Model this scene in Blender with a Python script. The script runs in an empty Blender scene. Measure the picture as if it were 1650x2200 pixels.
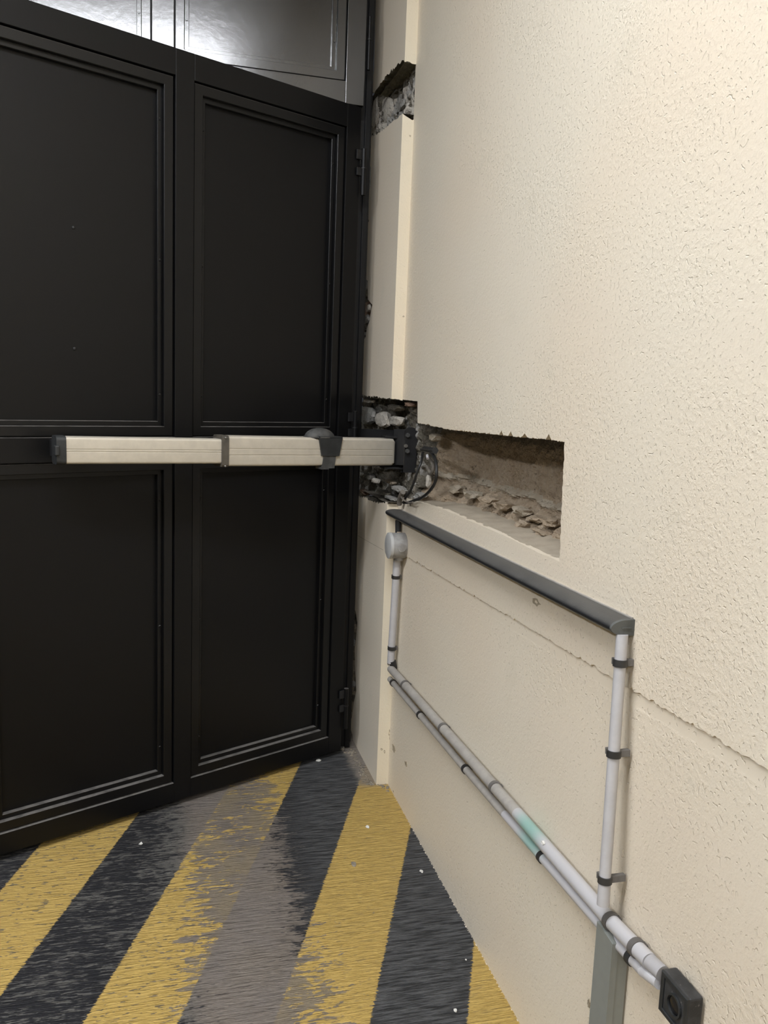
import bpy, bmesh, math, random
import numpy as np
from mathutils import Vector, Matrix, noise
from mathutils.geometry import delaunay_2d_cdt
random.seed(7)
sc = bpy.context.scene
col = sc.collection

# ---------------------------------------------------------------- camera
F_PX, CX, CY, EYE = 1780.0, 825.0, 1100.0, 1.30
def _n(v): v = np.array(v, float); return v / np.linalg.norm(v)
_down = _n([345 - CX, 13500 - CY, F_PX])
_fwd = _n([-464.4, -273.5, F_PX]); _fwd = _n(_fwd - _down * _fwd.dot(_down))
_right = np.cross(_down, _fwd)
ROT = np.array([_right, _fwd, -_down])          # world = ROT @ camera ray (x right, y down, z ahead)
CAM = np.array([-0.7135, 0.0, EYE])             # the painted wall is the plane X = 0, the gate stands near Y = 2.8
cam_data = bpy.data.cameras.new('camera')
cam = bpy.data.objects.new('camera', cam_data); col.objects.link(cam)
cam_data.sensor_fit = 'VERTICAL'; cam_data.sensor_height = 36; cam_data.sensor_width = 27
cam_data.lens = F_PX / 2200 * 36
cam_data.clip_start = 0.02
m = Matrix.Identity(4)
for i in range(3):
    m[i][0] = ROT[i, 0]; m[i][1] = -ROT[i, 1]; m[i][2] = -ROT[i, 2]; m[i][3] = CAM[i]
cam.matrix_world = m
sc.camera = cam

# ---------------------------------------------------------------- world, exposure
w = bpy.data.worlds.new('world'); sc.world = w; w.use_nodes = True
w.node_tree.nodes['Background'].inputs[0].default_value = (0.75, 0.8, 0.9, 1)
w.node_tree.nodes['Background'].inputs[1].default_value = 0.05
sc.view_settings.view_transform = 'Standard'
sc.view_settings.look = 'None'
sc.view_settings.gamma = 1
sc.view_settings.use_curve_mapping = False
sc.view_settings.exposure = -0.22
sc.cycles.max_bounces = 6; sc.cycles.diffuse_bounces = 4; sc.cycles.glossy_bounces = 3; sc.cycles.transmission_bounces = 1
sc.cycles.adaptive_threshold = 0.02; sc.cycles.caustics_reflective = False; sc.cycles.caustics_refractive = False
LAMP_A, LAMP_B = 132.0, 86.0                      # brightness of the ceiling lamps' diffusers

# ---------------------------------------------------------------- measuring helpers (real planes of the place)
def _ray(u, v): return ROT @ np.array([u - CX, v - CY, F_PX])
def on_x(u, v, X): r = _ray(u, v); return Vector(CAM + r * ((X - CAM[0]) / r[0]))
def on_y(u, v, Y): r = _ray(u, v); return Vector(CAM + r * ((Y - CAM[1]) / r[1]))
def on_floor(u, v, z=0.0): r = _ray(u, v); return Vector(CAM + r * ((z - CAM[2]) / r[2]))
def at_depth(u, v, zf): r = _ray(u, v); return Vector(CAM + r * (zf / F_PX))

# ---------------------------------------------------------------- materials
def mat(name):
    m = bpy.data.materials.new(name); m.use_nodes = True
    nt = m.node_tree; b = nt.nodes['Principled BSDF']
    return m, nt, b
class NT:
    def __init__(s, nt): s.nt = nt; s.L = nt.links
    def new(s, t, **k):
        n = s.nt.nodes.new(t)
        for a, b in k.items(): setattr(n, a, b)
        return n
    def put(s, sock, v):
        if isinstance(v, bpy.types.NodeSocket): s.L.new(v, sock)
        elif v is not None: sock.default_value = v
    def math(s, op, a, b=None, c=None, clamp=False):
        n = s.new('ShaderNodeMath', operation=op, use_clamp=clamp)
        s.put(n.inputs[0], a); s.put(n.inputs[1], b); s.put(n.inputs[2], c); return n.outputs[0]
    def mix(s, f, a, b):
        n = s.new('ShaderNodeMix', data_type='RGBA')
        s.put(n.inputs[0], f); s.put(n.inputs[6], a); s.put(n.inputs[7], b); return n.outputs[2]
    def coord(s): return s.new('ShaderNodeTexCoord').outputs['Object']
    def geo(s): return s.new('ShaderNodeNewGeometry').outputs['Position']
    def mapping(s, vec, scale=(1, 1, 1), rot=(0, 0, 0), loc=(0, 0, 0)):
        n = s.new('ShaderNodeMapping'); s.put(n.inputs['Vector'], vec)
        n.inputs['Scale'].default_value = scale; n.inputs['Rotation'].default_value = rot; n.inputs['Location'].default_value = loc
        return n.outputs[0]
    def noise(s, vec, scale, detail=3, rough=0.5, dist=0.0):
        n = s.new('ShaderNodeTexNoise'); s.put(n.inputs['Vector'], vec)
        n.inputs['Scale'].default_value = scale; n.inputs['Detail'].default_value = detail
        n.inputs['Roughness'].default_value = rough; n.inputs['Distortion'].default_value = dist
        return n.outputs['Fac']
    def voro(s, vec, scale, feature='F1'):
        n = s.new('ShaderNodeTexVoronoi', feature=feature); s.put(n.inputs['Vector'], vec)
        n.inputs['Scale'].default_value = scale; return n.outputs['Distance']
    def ramp(s, v, a, b, lo=0.0, hi=1.0):
        n = s.new('ShaderNodeMapRange', interpolation_type='SMOOTHSTEP'); s.put(n.inputs[0], v)
        n.inputs[1].default_value = a; n.inputs[2].default_value = b
        n.inputs[3].default_value = lo; n.inputs[4].default_value = hi; return n.outputs[0]
    def bump(s, h, strength, dist, normal=None):
        n = s.new('ShaderNodeBump'); s.put(n.inputs['Height'], h)
        s.put(n.inputs['Strength'], strength); n.inputs['Distance'].default_value = dist
        if normal is not None: s.L.new(normal, n.inputs['Normal'])
        return n.outputs[0]
    def xyz(s, v):
        n = s.new('ShaderNodeSeparateXYZ'); s.put(n.inputs[0], v); return n.outputs

def simple(name, c, rough=0.5, metal=0.0, var=0.0, bump=0.0, bscale=200, spec=0.5, dirt=None):
    m, nt, b = mat(name); g = NT(nt)
    P = g.geo()
    colr = (*c, 1)
    if var or dirt:
        f = g.noise(P, 35, 4, .6)
        c2 = tuple(x * (1 - var) for x in c) + (1,)
        colr = g.mix(g.ramp(f, .35, .65), colr, c2)
        if dirt:
            d = g.noise(P, dirt[1], 5, .65)
            colr = g.mix(g.ramp(d, dirt[2], dirt[2] + .08), colr, (*dirt[0], 1))
    g.put(b.inputs['Base Color'], colr)
    b.inputs['Roughness'].default_value = rough; b.inputs['Metallic'].default_value = metal
    b.inputs['Specular IOR Level'].default_value = spec
    if bump:
        g.L.new(g.bump(g.noise(P, bscale, 3), 1.0, bump), b.inputs['Normal'])
    return m

CREAM = (0.755, 0.685, 0.56)
def plaster(name, rough_amt, c=CREAM, groove=False):
    m, nt, b = mat(name); g = NT(nt); P = g.geo()
    big = g.noise(P, 1.6, 1); mid = g.noise(P, 9, 2)
    c1 = g.mix(g.ramp(big, .3, .7), (*c, 1), (c[0] * 1.0, c[1] * .965, c[2] * .94, 1))
    c1 = g.mix(g.ramp(mid, .62, .75, 0, .35), c1, (c[0] * .9, c[1] * .9, c[2] * .88, 1))
    g.put(b.inputs['Base Color'], c1)
    b.inputs['Roughness'].default_value = .62; b.inputs['Specular IOR Level'].default_value = .3
    amt = g.ramp(g.noise(P, 4.5, 1), .3, .7, .7, 1.1)
    if groove:   # smooth trowelled band just under the coat's edge
        x, y, z = g.xyz(P)
        line = g.math('MULTIPLY_ADD', y, -0.0353, 0.889)
        d = g.math('SUBTRACT', line, z)                         # distance below the edge
        d = g.math('ADD', d, g.math('MULTIPLY', g.noise(P, 22, 3), .008))
        band = g.ramp(d, .026, .032)
        amt = g.math('MULTIPLY', amt, g.math('MAXIMUM', band, .12))
    fine = g.noise(P, 260, 1, .6)
    lump = g.ramp(g.noise(P, 105, 3, .62), .38, .70)
    ridge = g.ramp(g.noise(g.mapping(P, (1, 1.5, .8), (.5, 0, 0)), 44, 3, .7, .35), .52, .75)
    h = g.math('ADD', g.math('MULTIPLY', fine, .25), g.math('ADD', g.math('MULTIPLY', lump, .38), g.math('MULTIPLY', ridge, .15)))
    h = g.math('MULTIPLY', h, g.math('MULTIPLY', amt, rough_amt))
    pits = g.ramp(g.noise(P, 150, 0, .5), .25, .31, -.6, 0)
    h = g.math('MULTIPLY', g.math('ADD', h, g.math('MULTIPLY', pits, rough_amt)), .6)
    g.L.new(g.bump(h, 1.0, .0022), b.inputs['Normal'])
    return m

M = {}
M['wall'] = plaster('wall_paint_rough', 1.0)
M['wall_low'] = plaster('wall_paint_lower', .9, groove=True)
M['pilaster'] = plaster('pilaster_paint', .28, (0.74, 0.675, 0.56))
M['return'] = plaster('return_paint', .35, (0.78, 0.71, 0.565))
M['ceiling'] = simple('ceiling_paint', (.62, .60, .55), .8)
M['backwall'] = simple('garage_paint', (.45, .43, .38), .8)
M['black'] = None
def black_gloss(name, r0, r1, spec):
    m, nt, b = mat(name); g = NT(nt); P = g.geo()
    n = g.noise(P, 55, 4, .6)
    N = g.new('ShaderNodeNewGeometry').outputs['Normal']
    up = g.xyz(N)[2]                                             # settled dust on ledges that face up
    dust = g.math('MULTIPLY', g.ramp(up, .45, .85), g.ramp(g.noise(P, 30, 4, .6), .25, .6, .45, 1))
    g.put(b.inputs['Base Color'], g.mix(dust, (.0042, .0042, .0046, 1), (.17, .16, .15, 1)))
    g.put(b.inputs['Roughness'], g.math('ADD', g.ramp(g.noise(P, 6, 3), .3, .7, r0, r1), g.math('MULTIPLY', dust, .4)))
    b.inputs['Specular IOR Level'].default_value = spec
    g.L.new(g.bump(g.math('ADD', n, g.math('MULTIPLY', g.noise(P, 9, 2), 1.2)), .6, .0005), b.inputs['Normal'])
    return m
M['black'] = black_gloss('black_satin_paint', .36, .44, .27)
M['mould'] = black_gloss('black_moulding_paint', .28, .36, .36)
M['blackup'] = black_gloss('black_gloss_paint', .19, .22, 1.0)
M['blackup'].node_tree.nodes['Principled BSDF'].inputs['Coat Weight'].default_value = 0.6
M['blackup'].node_tree.nodes['Principled BSDF'].inputs['Coat Roughness'].default_value = .2
M['blackmatt'] = simple('black_steel', (.012, .012, .013), .5, 0, .3, .0003, 120)
M['dustblack'] = simple('dusty_black_paint', (.05, .05, .05), .6, 0, .5, .0004, 300, .4, ((.2, .19, .17), 60, .6))
M['alu'] = simple('anodised_aluminium', (.62, .57, .48), .42, .25, .08, .00008, 90)
M['alu_dull'] = simple('aluminium_edge', (.36, .33, .29), .45, .4, .2)
M['plastic'] = simple('black_plastic', (.025, .027, .028), .55, 0, .3, .0003, 250)
M['knob'] = simple('worn_black_rubber', (.075, .075, .072), .7, 0, .45, .0004, 200)
M['rubber'] = simple('rail_rubber', (.038, .042, .045), .45, 0, .3, .0003, 350, .5, ((.16, .15, .135), 110, .64))
def rubber():
    m, nt, b = mat('dusty_rail_rubber'); g = NT(nt); P = g.geo()
    up = g.xyz(g.new('ShaderNodeNewGeometry').outputs['Normal'])[2]
    d = g.math('MULTIPLY', g.ramp(up, .1, .95), g.ramp(g.noise(P, 25, 4, .6), .2, .7, .55, 1))
    c = g.mix(d, (.018, .019, .021, 1), (.085, .082, .076, 1))
    c = g.mix(g.ramp(g.noise(P, 210, 3, .7), .68, .74, 0, .7), c, (.3, .29, .27, 1))
    g.put(b.inputs['Base Color'], c); g.put(b.inputs['Roughness'], g.math('MULTIPLY_ADD', d, .25, .42))
    g.L.new(g.bump(g.noise(P, 350, 3), 1, .0003), b.inputs['Normal']); return m
M['rubber'] = rubber()
M['cap'] = simple('rail_end_cap', (.10, .105, .10), .6, 0, .3)
M['collar'] = simple('brown_grey_collar', (.10, .088, .07), .6, 0, .4)
M['pvc'] = simple('grey_pvc', (.50, .49, .50), .38, 0, .08)
M['pvcdust'] = simple('dusty_pvc', (.40, .375, .34), .6, 0, .15, .0002, 200)
M['clip'] = simple('dark_clip', (.035, .034, .033), .45, 0, .3)
M['clipgrey'] = simple('dusty_clip', (.15, .14, .13), .6, 0, .3)
M['boxgrey'] = simple('junction_box_grey', (.36, .35, .335), .5, 0, .25, .0002, 150, .5, ((.2, .17, .13), 45, .66))
M['lid'] = simple('junction_lid', (.50, .50, .49), .45, 0, .08)
M['trunk'] = simple('trunking_grey', (.235, .245, .225), .5, 0, .06)
M['cable'] = simple('cable_black', (.02, .02, .02), .5, 0, .4)
M['cablegrey'] = simple('cable_dusty', (.17, .15, .125), .7, 0, .4)
M['chip'] = simple('paint_chip', (.75, .74, .70), .6)
M['crumb'] = simple('mortar_crumb', (.30, .26, .20), .9, 0, .4, .001, 200)
M['scar'] = simple('exposed_render', (.45, .38, .27), .9, 0, .45, .002, 150)
M['steel'] = simple('screw_steel', (.35, .34, .32), .35, .8, .2)

def masonry(name, c1, c2, c3, band=False):
    m, nt, b = mat(name); g = NT(nt); P = g.geo()
    n1 = g.noise(P, 14, 4, .6); n2 = g.noise(P, 55, 5, .7); n3 = g.noise(P, 150, 3, .6)
    c = g.mix(g.ramp(n1, .35, .65), (*c1, 1), (*c2, 1))
    c = g.mix(g.ramp(n2, .48, .68, 0, .75), c, (*c3, 1))
    dark = tuple(x * .28 for x in c1)
    c = g.mix(g.ramp(n2, .28, .40, .85, 0), c, (*dark, 1))
    c = g.mix(g.ramp(n3, .64, .72, 0, .5), c, (.55, .5, .42, 1))
    g.put(b.inputs['Base Color'], c)
    b.inputs['Roughness'].default_value = .95; b.inputs['Specular IOR Level'].default_value = .15
    h = g.math('ADD', n2, g.math('MULTIPLY', n3, .6))
    g.L.new(g.bump(h, 1.0, .010), b.inputs['Normal'])
    return m
M['brick'] = masonry('brown_brick', (.38, .295, .205), (.44, .355, .26), (.30, .23, .165))
M['brickdark'] = masonry('dark_brick', (.24, .205, .155), (.29, .24, .18), (.18, .155, .12))
M['joint'] = masonry('mortar_joint', (.47, .41, .32), (.42, .35, .26), (.50, .43, .34))
M['rubble'] = masonry('rubble', (.15, .135, .105), (.09, .08, .065), (.24, .21, .17))
M['palestone'] = masonry('pale_stone', (.55, .51, .44), (.47, .43, .38), (.62, .58, .51))
M['greystone'] = masonry('grey_stone', (.34, .33, .30), (.28, .27, .25), (.42, .40, .37))
M['redstone'] = masonry('reddish_brick', (.30, .19, .14), (.33, .24, .18), (.20, .14, .10))
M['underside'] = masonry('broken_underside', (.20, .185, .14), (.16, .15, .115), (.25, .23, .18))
def ledge():
    m, nt, b = mat('mortar_ledge'); g = NT(nt); P = g.geo()
    c = g.mix(g.ramp(g.noise(P, 25, 4), .35, .7), (.39, .33, .25, 1), (.33, .28, .21, 1))
    g.put(b.inputs['Base Color'], c); b.inputs['Roughness'].default_value = .9
    g.L.new(g.bump(g.noise(P, 120, 4), 1, .001), b.inputs['Normal']); return m
M['ledge'] = ledge()

def emit(name, c, s):
    m = bpy.data.materials.new(name); m.use_nodes = True; nt = m.node_tree
    nt.nodes.remove(nt.nodes['Principled BSDF'])
    e = nt.nodes.new('ShaderNodeEmission'); e.inputs[0].default_value = (*c, 1); e.inputs[1].default_value = s
    nt.links.new(e.outputs[0], nt.nodes['Material Output'].inputs[0]); return m

# floor: brushed concrete with hand-painted hazard stripes and two wheel tracks
def floor_mat():
    m, nt, b = mat('striped_concrete'); g = NT(nt); P = g.geo()
    x, y, z = g.xyz(P)
    lines = [((-1.50, 2.33), -107.0), ((-1.30, 2.33), -107.2), ((-1.0657, 2.3315), -107.5), ((-.8044, 2.4591), -109.4), ((-.6858, 2.1486), -110.3),
             ((-.2618, 2.7301), -110.6), ((-.3059, 2.0198), -112.0), ((-.1818, 1.8015), -112.4), ((.0019, 1.7056), -113.6),
             ((.22, 1.70), -114.0), ((.42, 1.70), -114.0)]
    wob = g.math('MULTIPLY', g.math('SUBTRACT', g.noise(g.mapping(P, (3, 26, 1)), 9, 2, .7), .5), .022)
    total = None
    for i, ((px_, py_), a) in enumerate(lines):
        a = math.radians(a); mx, my = -math.sin(a), math.cos(a)
        s = g.math('MULTIPLY_ADD', x, mx, g.math('MULTIPLY_ADD', y, my, -(px_ * mx + py_ * my)))
        s = g.math('ADD', s, wob)
        st = g.ramp(s, -.0012, .0012)
        sign = -1 if i % 2 else 1        # even index: black -> yellow
        t = g.math('MULTIPLY', st, float(sign))
        total = t if total is None else g.math('ADD', total, t)
    yellow = total
    brush = g.mapping(P, (5.0, 60.0, 1.0), (0, 0, math.radians(5)))
    st1 = g.noise(brush, 2.1, 4, .68, .5)          # long streaks
    st2 = g.noise(g.mapping(P, (11.0, 70.0, 1.0), (0, 0, math.radians(5))), 4.0, 2, .6)
    blot = g.noise(g.mapping(P, (.6, 1.15, 1)), 34, 4, .68, .8)
    blot2 = g.noise(P, 7, 2, .6)
    streak = g.math('ADD', g.math('MULTIPLY', st1, .55), g.math('MULTIPLY', st2, .45))
    st3 = g.noise(g.mapping(P, (4.5, 46.0, 1.0), (0, 0, math.radians(5))), 3.0, 2, .55)
    dash = g.ramp(g.noise(g.mapping(P, (16.0, 48.0, 1.0), (0, 0, math.radians(5))), 2.2, 2, .6), .60, .63)
    # wheel tracks run along the lane
    def track(cx, half, soft):
        d = g.math('ABSOLUTE', g.math('SUBTRACT', x, cx))
        return g.ramp(d, half - soft, half + soft, 1.0, 0.0)
    tr = g.math('MAXIMUM', track(-.515, .150, .135), track(-2.05, .15, .1))
    tr = g.math('ADD', tr, g.math('MULTIPLY', g.math('SUBTRACT', blot2, .5), .5))
    wearY = g.math('MULTIPLY_ADD', tr, .62, .02)
    left = g.ramp(x, -.30, -.55)
    keepN = g.math('ADD', g.math('MULTIPLY', streak, .42), g.math('MULTIPLY', blot, .58))
    paintY = g.ramp(g.math('SUBTRACT', keepN, g.math('MULTIPLY_ADD', wearY, .34, .355)), -.012, .012)
    wearB = g.math('ADD', g.math('MULTIPLY', tr, .34), g.math('MULTIPLY_ADD', left, .22, .22))
    keepB = g.math('ADD', g.math('MULTIPLY', streak, .75), g.math('MULTIPLY', blot, .25))
    paintB = g.ramp(g.math('SUBTRACT', keepB, g.math('MULTIPLY_ADD', wearB, .48, .255)), -.018, .018)
    conc = g.mix(g.ramp(streak, .38, .62), (.165, .138, .115, 1), (.255, .220, .186, 1))
    conc = g.mix(g.ramp(blot2, .35, .7), conc, (.205, .178, .158, 1))
    conc = g.mix(g.ramp(st2, .70, .74, 0, .8), conc, (.42, .40, .37, 1))
    conc = g.mix(g.math('MULTIPLY', g.ramp(st1, .36, .33), g.ramp(blot, .45, .6)), conc, (.03, .027, .028, 1))
    conc = g.mix(g.ramp(st3, .45, .30, 0, .65), conc, (.085, .072, .062, 1))
    thin = g.math('MULTIPLY', yellow, g.ramp(blot2, .35, .6, 0, .35))
    conc = g.mix(thin, conc, (.33, .25, .11, 1))
    old = g.mix(g.ramp(streak, .4, .6), (.105, .101, .094, 1), (.17, .163, .148, 1))  # thin grey coat under the black
    gB = g.mix(g.ramp(tr, .25, .75), old, conc)
    yel = g.mix(g.ramp(streak, .38, .62), (.47, .315, .085, 1), (.60, .415, .125, 1))
    yel = g.mix(g.ramp(blot, .60, .72, 0, .5), yel, (.44, .30, .10, 1))
    yel = g.mix(g.math('MULTIPLY', dash, g.ramp(x, -.15, -.75, .25, 1.0)), yel, (.20, .155, .085, 1))
    yel = g.mix(g.ramp(st3, .44, .32, 0, .6), yel, (.36, .25, .085, 1))
    newer = g.ramp(x, -.45, -.25)
    blk = g.mix(newer, (.014, .014, .017, 1), g.mix(g.ramp(g.math('MULTIPLY_ADD', st3, .6, g.math('MULTIPLY', streak, .4)), .38, .60), (.020, .021, .023, 1), (.098, .099, .102, 1)))
    cY = g.mix(paintY, conc, yel)
    cB = g.mix(paintB, gB, blk)
    c = g.mix(yellow, cB, cY)
    # bare mortar smear along the foot of the pilaster
    dx = g.math('ADD', x, g.math('MULTIPLY', g.math('SUBTRACT', blot, .5), .06))
    sm = g.math('MULTIPLY', g.ramp(dx, -.105, -.075), g.ramp(y, 2.50, 2.56))
    c = g.mix(g.math('MULTIPLY', sm, .85), c, (.27, .235, .20, 1))
    g.put(b.inputs['Base Color'], c)
    b.inputs['Roughness'].default_value = .62; b.inputs['Specular IOR Level'].default_value = .35
    h = g.math('ADD', g.math('MULTIPLY_ADD', st3, .8, g.math('MULTIPLY', streak, 1.6)), g.math('MULTIPLY', blot, .25))
    g.L.new(g.bump(h, 1.0, .0085), b.inputs['Normal'])
    return m
M['floor'] = floor_mat()

# ---------------------------------------------------------------- object helpers
def link_mesh(name, verts, faces, material, parent=None, smooth=False, mats=None, fmat=None):
    me = bpy.data.meshes.new(name)
    me.from_pydata([tuple(v) for v in verts], [], [tuple(f) for f in faces]); me.validate(); me.update()
    for mm in (mats or [material]): me.materials.append(mm)
    if fmat is not None:
        for p, k in zip(me.polygons, fmat): p.material_index = k
    if smooth: me.polygons.foreach_set('use_smooth', [True] * len(me.polygons))
    o = bpy.data.objects.new(name, me); col.objects.link(o)
    if parent is not None: o.parent = parent
    return o
def bm_obj(name, bm, material, parent=None, smooth=False):
    bmesh.ops.recalc_face_normals(bm, faces=bm.faces)
    me = bpy.data.meshes.new(name); bm.to_mesh(me); bm.free(); me.materials.append(material)
    if smooth: me.polygons.foreach_set('use_smooth', [True] * len(me.polygons))
    o = bpy.data.objects.new(name, me); col.objects.link(o)
    if parent is not None: o.parent = parent
    return o
def add_box(bm, x0, x1, y0, y1, z0, z1, bev=0.0, M4=None):
    vs = [bm.verts.new((x, y, z)) for x in (x0, x1) for y in (y0, y1) for z in (z0, z1)]
    fs = [(0, 1, 3, 2), (4, 6, 7, 5), (0, 4, 5, 1), (2, 3, 7, 6), (0, 2, 6, 4), (1, 5, 7, 3)]
    faces = [bm.faces.new([vs[i] for i in f]) for f in fs]
    if bev:
        es = list({e for f in faces for e in f.edges})
        r = bmesh.ops.bevel(bm, geom=es, offset=bev, segments=2, profile=.5, affect='EDGES')
        vs = list({v for f in r['faces'] for v in f.verts} | {v for v in vs if v.is_valid})
    if M4 is not None:
        for v in vs: v.co = M4 @ v.co
    return vs
def box(name, x0, x1, y0, y1, z0, z1, material, parent=None, bev=0.0, M4=None):
    bm = bmesh.new(); add_box(bm, x0, x1, y0, y1, z0, z1, bev, M4); return bm_obj(name, bm, material, parent)
def add_tube(bm, pts, r, seg=16, cap=True, radii=None):
    pts = [Vector(p) for p in pts]; rings = []
    d0 = (pts[1] - pts[0]).normalized()
    up = Vector((0, 0, 1)) if abs(d0.z) < .9 else Vector((1, 0, 0))
    nrm = d0.cross(up).normalized()
    for i, p in enumerate(pts):
        d = (pts[min(i + 1, len(pts) - 1)] - pts[max(i - 1, 0)]).normalized()
        nrm = (nrm - d * nrm.dot(d)).normalized(); bn = d.cross(nrm)
        rr = radii[i] if radii else r
        rings.append([bm.verts.new(p + (nrm * math.cos(t) + bn * math.sin(t)) * rr) for t in [2 * math.pi * k / seg for k in range(seg)]])
    for a, b in zip(rings, rings[1:]):
        for k in range(seg): bm.faces.new((a[k], a[(k + 1) % seg], b[(k + 1) % seg], b[k]))
    if cap: bm.faces.new(rings[0]); bm.faces.new(rings[-1])
def shade_auto(o, ang=35):
    me = o.data; me.polygons.foreach_set('use_smooth', [True] * len(me.polygons))
    bm = bmesh.new(); bm.from_mesh(me)
    for e in bm.edges:
        if len(e.link_faces) == 2 and e.calc_face_angle(0) > math.radians(ang): e.smooth = False
    bm.to_mesh(me); bm.free(); return o
def tube(name, pts, r, material, parent=None, seg=16, radii=None):
    bm = bmesh.new(); add_tube(bm, pts, r, seg, True, radii); return shade_auto(bm_obj(name, bm, material, parent))
def spline(pts, n=8):
    P = [Vector(p) for p in pts]; P = [P[0]] + P + [P[-1]]; out = []
    for i in range(1, len(P) - 2):
        for k in range(n):
            t = k / n; a, b, c, d = P[i - 1], P[i], P[i + 1], P[i + 2]
            out.append(.5 * ((2 * b) + (c - a) * t + (2 * a - 5 * b + 4 * c - d) * t * t + (3 * b - a - 3 * c + d) * t ** 3))
    out.append(P[-2]); return out
def thing(name, label, cat, loc=(0, 0, 0), rz=0.0, group=None):
    o = bpy.data.objects.new(name, None); col.objects.link(o); o.empty_display_size = .05
    o.location = loc; o.rotation_euler = (0, 0, rz); o['label'] = label; o['category'] = cat
    if group: o['group'] = group
    return o
def tag(o, label, cat, group=None):
    o['label'] = label; o['category'] = cat
    if group: o['group'] = group
    return o
def local(parent, pts):
    M4 = Matrix.Translation(parent.location) @ parent.rotation_euler.to_matrix().to_4x4(); inv = M4.inverted()
    return [inv @ Vector(p) for p in pts]
def struct(o): o['kind'] = 'structure'; return o

def ragged(pts, amp, step, seed=0, spikes=0.0):
    """subdivide an open 2D polyline and make it uneven"""
    rnd = random.Random(seed); out = []
    for a, b in zip(pts, pts[1:]):
        a = Vector(a); b = Vector(b); L = (b - a).length; n = max(1, int(L / step)); nn = Vector((-(b - a).y, (b - a).x)).normalized() if L else Vector((0, 0))
        for k in range(n):
            p = a.lerp(b, k / n)
            off = rnd.uniform(-amp, amp) if k else 0
            if spikes and k and rnd.random() < .14: off = spikes * rnd.uniform(.4, 1)
            out.append(p + nn * off)
    out.append(Vector(pts[-1])); return out
def plate(name, to3d, outer, holes, material, parent=None, rims=(), rim_dir=Vector((1, 0, 0)), rim_mat=None):
    """flat sheet with holes; rims = list of (polyline2d, depth) folded back along rim_dir"""
    vv, ff = [], []
    pts = [Vector(p) for p in outer]; loops = [list(range(len(pts)))]
    for h in holes:
        s = len(pts); pts += [Vector(p) for p in h]; loops.append(list(range(s, s + len(h))))
    ov, oe, of, _, _, _ = delaunay_2d_cdt(pts, [], loops, 3 if holes else 1, 1e-6)
    def inside(p, poly):
        c = False; j = len(poly) - 1
        for i in range(len(poly)):
            a, b = poly[i], poly[j]
            if (a[1] > p[1]) != (b[1] > p[1]) and p[0] < (b[0] - a[0]) * (p[1] - a[1]) / (b[1] - a[1]) + a[0]: c = not c
            j = i
        return c
    verts = [to3d(p) for p in ov]; faces = []; fm = []
    for f in of:
        cpt = sum((Vector(ov[i]) for i in f), Vector((0, 0))) / len(f)
        if not inside(cpt, outer) or any(inside(cpt, h) for h in holes): continue
        faces.append(f); fm.append(0)
    for line, depth in rims:
        s = len(verts)
        for p in line: q = to3d(p); verts += [q, q + rim_dir * depth]
        for k in range(len(line) - 1):
            faces.append((s + 2 * k, s + 2 * k + 1, s + 2 * k + 3, s + 2 * k + 2)); fm.append(1 if (rim_mat and depth > .03) else 0)
    return link_mesh(name, verts, faces, material, parent, mats=[material, rim_mat or material], fmat=fm)

def rock(name, c, size, material, parent=None, seed=0, rough=.25, boxy=.55):
    rnd = random.Random(seed); bm = bmesh.new(); bmesh.ops.create_icosphere(bm, subdivisions=2, radius=1)
    off = Vector((rnd.uniform(0, 50), rnd.uniform(0, 50), rnd.uniform(0, 50)))
    for v in bm.verts:
        d = v.co.copy(); m_ = max(abs(d.x), abs(d.y), abs(d.z)); d = d.lerp(d / m_ * .85, boxy)
        d *= 1 + rough * noise.noise(d * 1.7 + off)
        v.co = Vector(c) + Vector((d.x * size[0], d.y * size[1], d.z * size[2]))
    return bm_obj(name, bm, material, parent)

# ================================================================ THE SETTING
PX = -.036                       # face of the pilaster
PY = 2.53                        # its return, turned towards the viewer
GATE_Y = 2.78
bm = bmesh.new()
vs = [bm.verts.new(p) for p in ((-6, -5, 0), (.3, -5, 0), (.3, 6, 0), (-6, 6, 0))]; bm.faces.new(vs)
floor = struct(bm_obj('floor', bm, M['floor']))
struct(box('ceiling', -6, .3, -5, 6, 3.15, 3.25, M['ceiling']))
struct(box('wall_back', -6, .3, -5.1, -5, 0, 3.15, M['backwall']))
struct(box('wall_left', -6.1, -6, -5, 6, 0, 3.15, M['backwall']))
struct(box('wall_front', -6, .3, 6, 6.1, 0, 3.15, M['backwall']))

# ---- right wall: upper coat stands 4 mm proud of the lower one along a ragged edge
yz = lambda u, v, X=0.0: (lambda p: Vector((p.y, p.z)))(on_x(u, v, X))
groove = [yz(858, 1186), yz(1000, 1270), yz(1150, 1357), yz(1344, 1474), yz(1500, 1565), yz(1650, 1654)]
groove.append(Vector((-5.0, groove[-1].y + .2)))
gr = ragged(groove[:-1], .0016, .006, 3, -.004) + [groove[-1]]
# the chased-out recess
hole_top = ragged([yz(897, 908), yz(960, 922), yz(1074, 934), yz(1130, 940), yz(1180, 945), yz(1213, 950)], .0015, .004, 5, .0)
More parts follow.
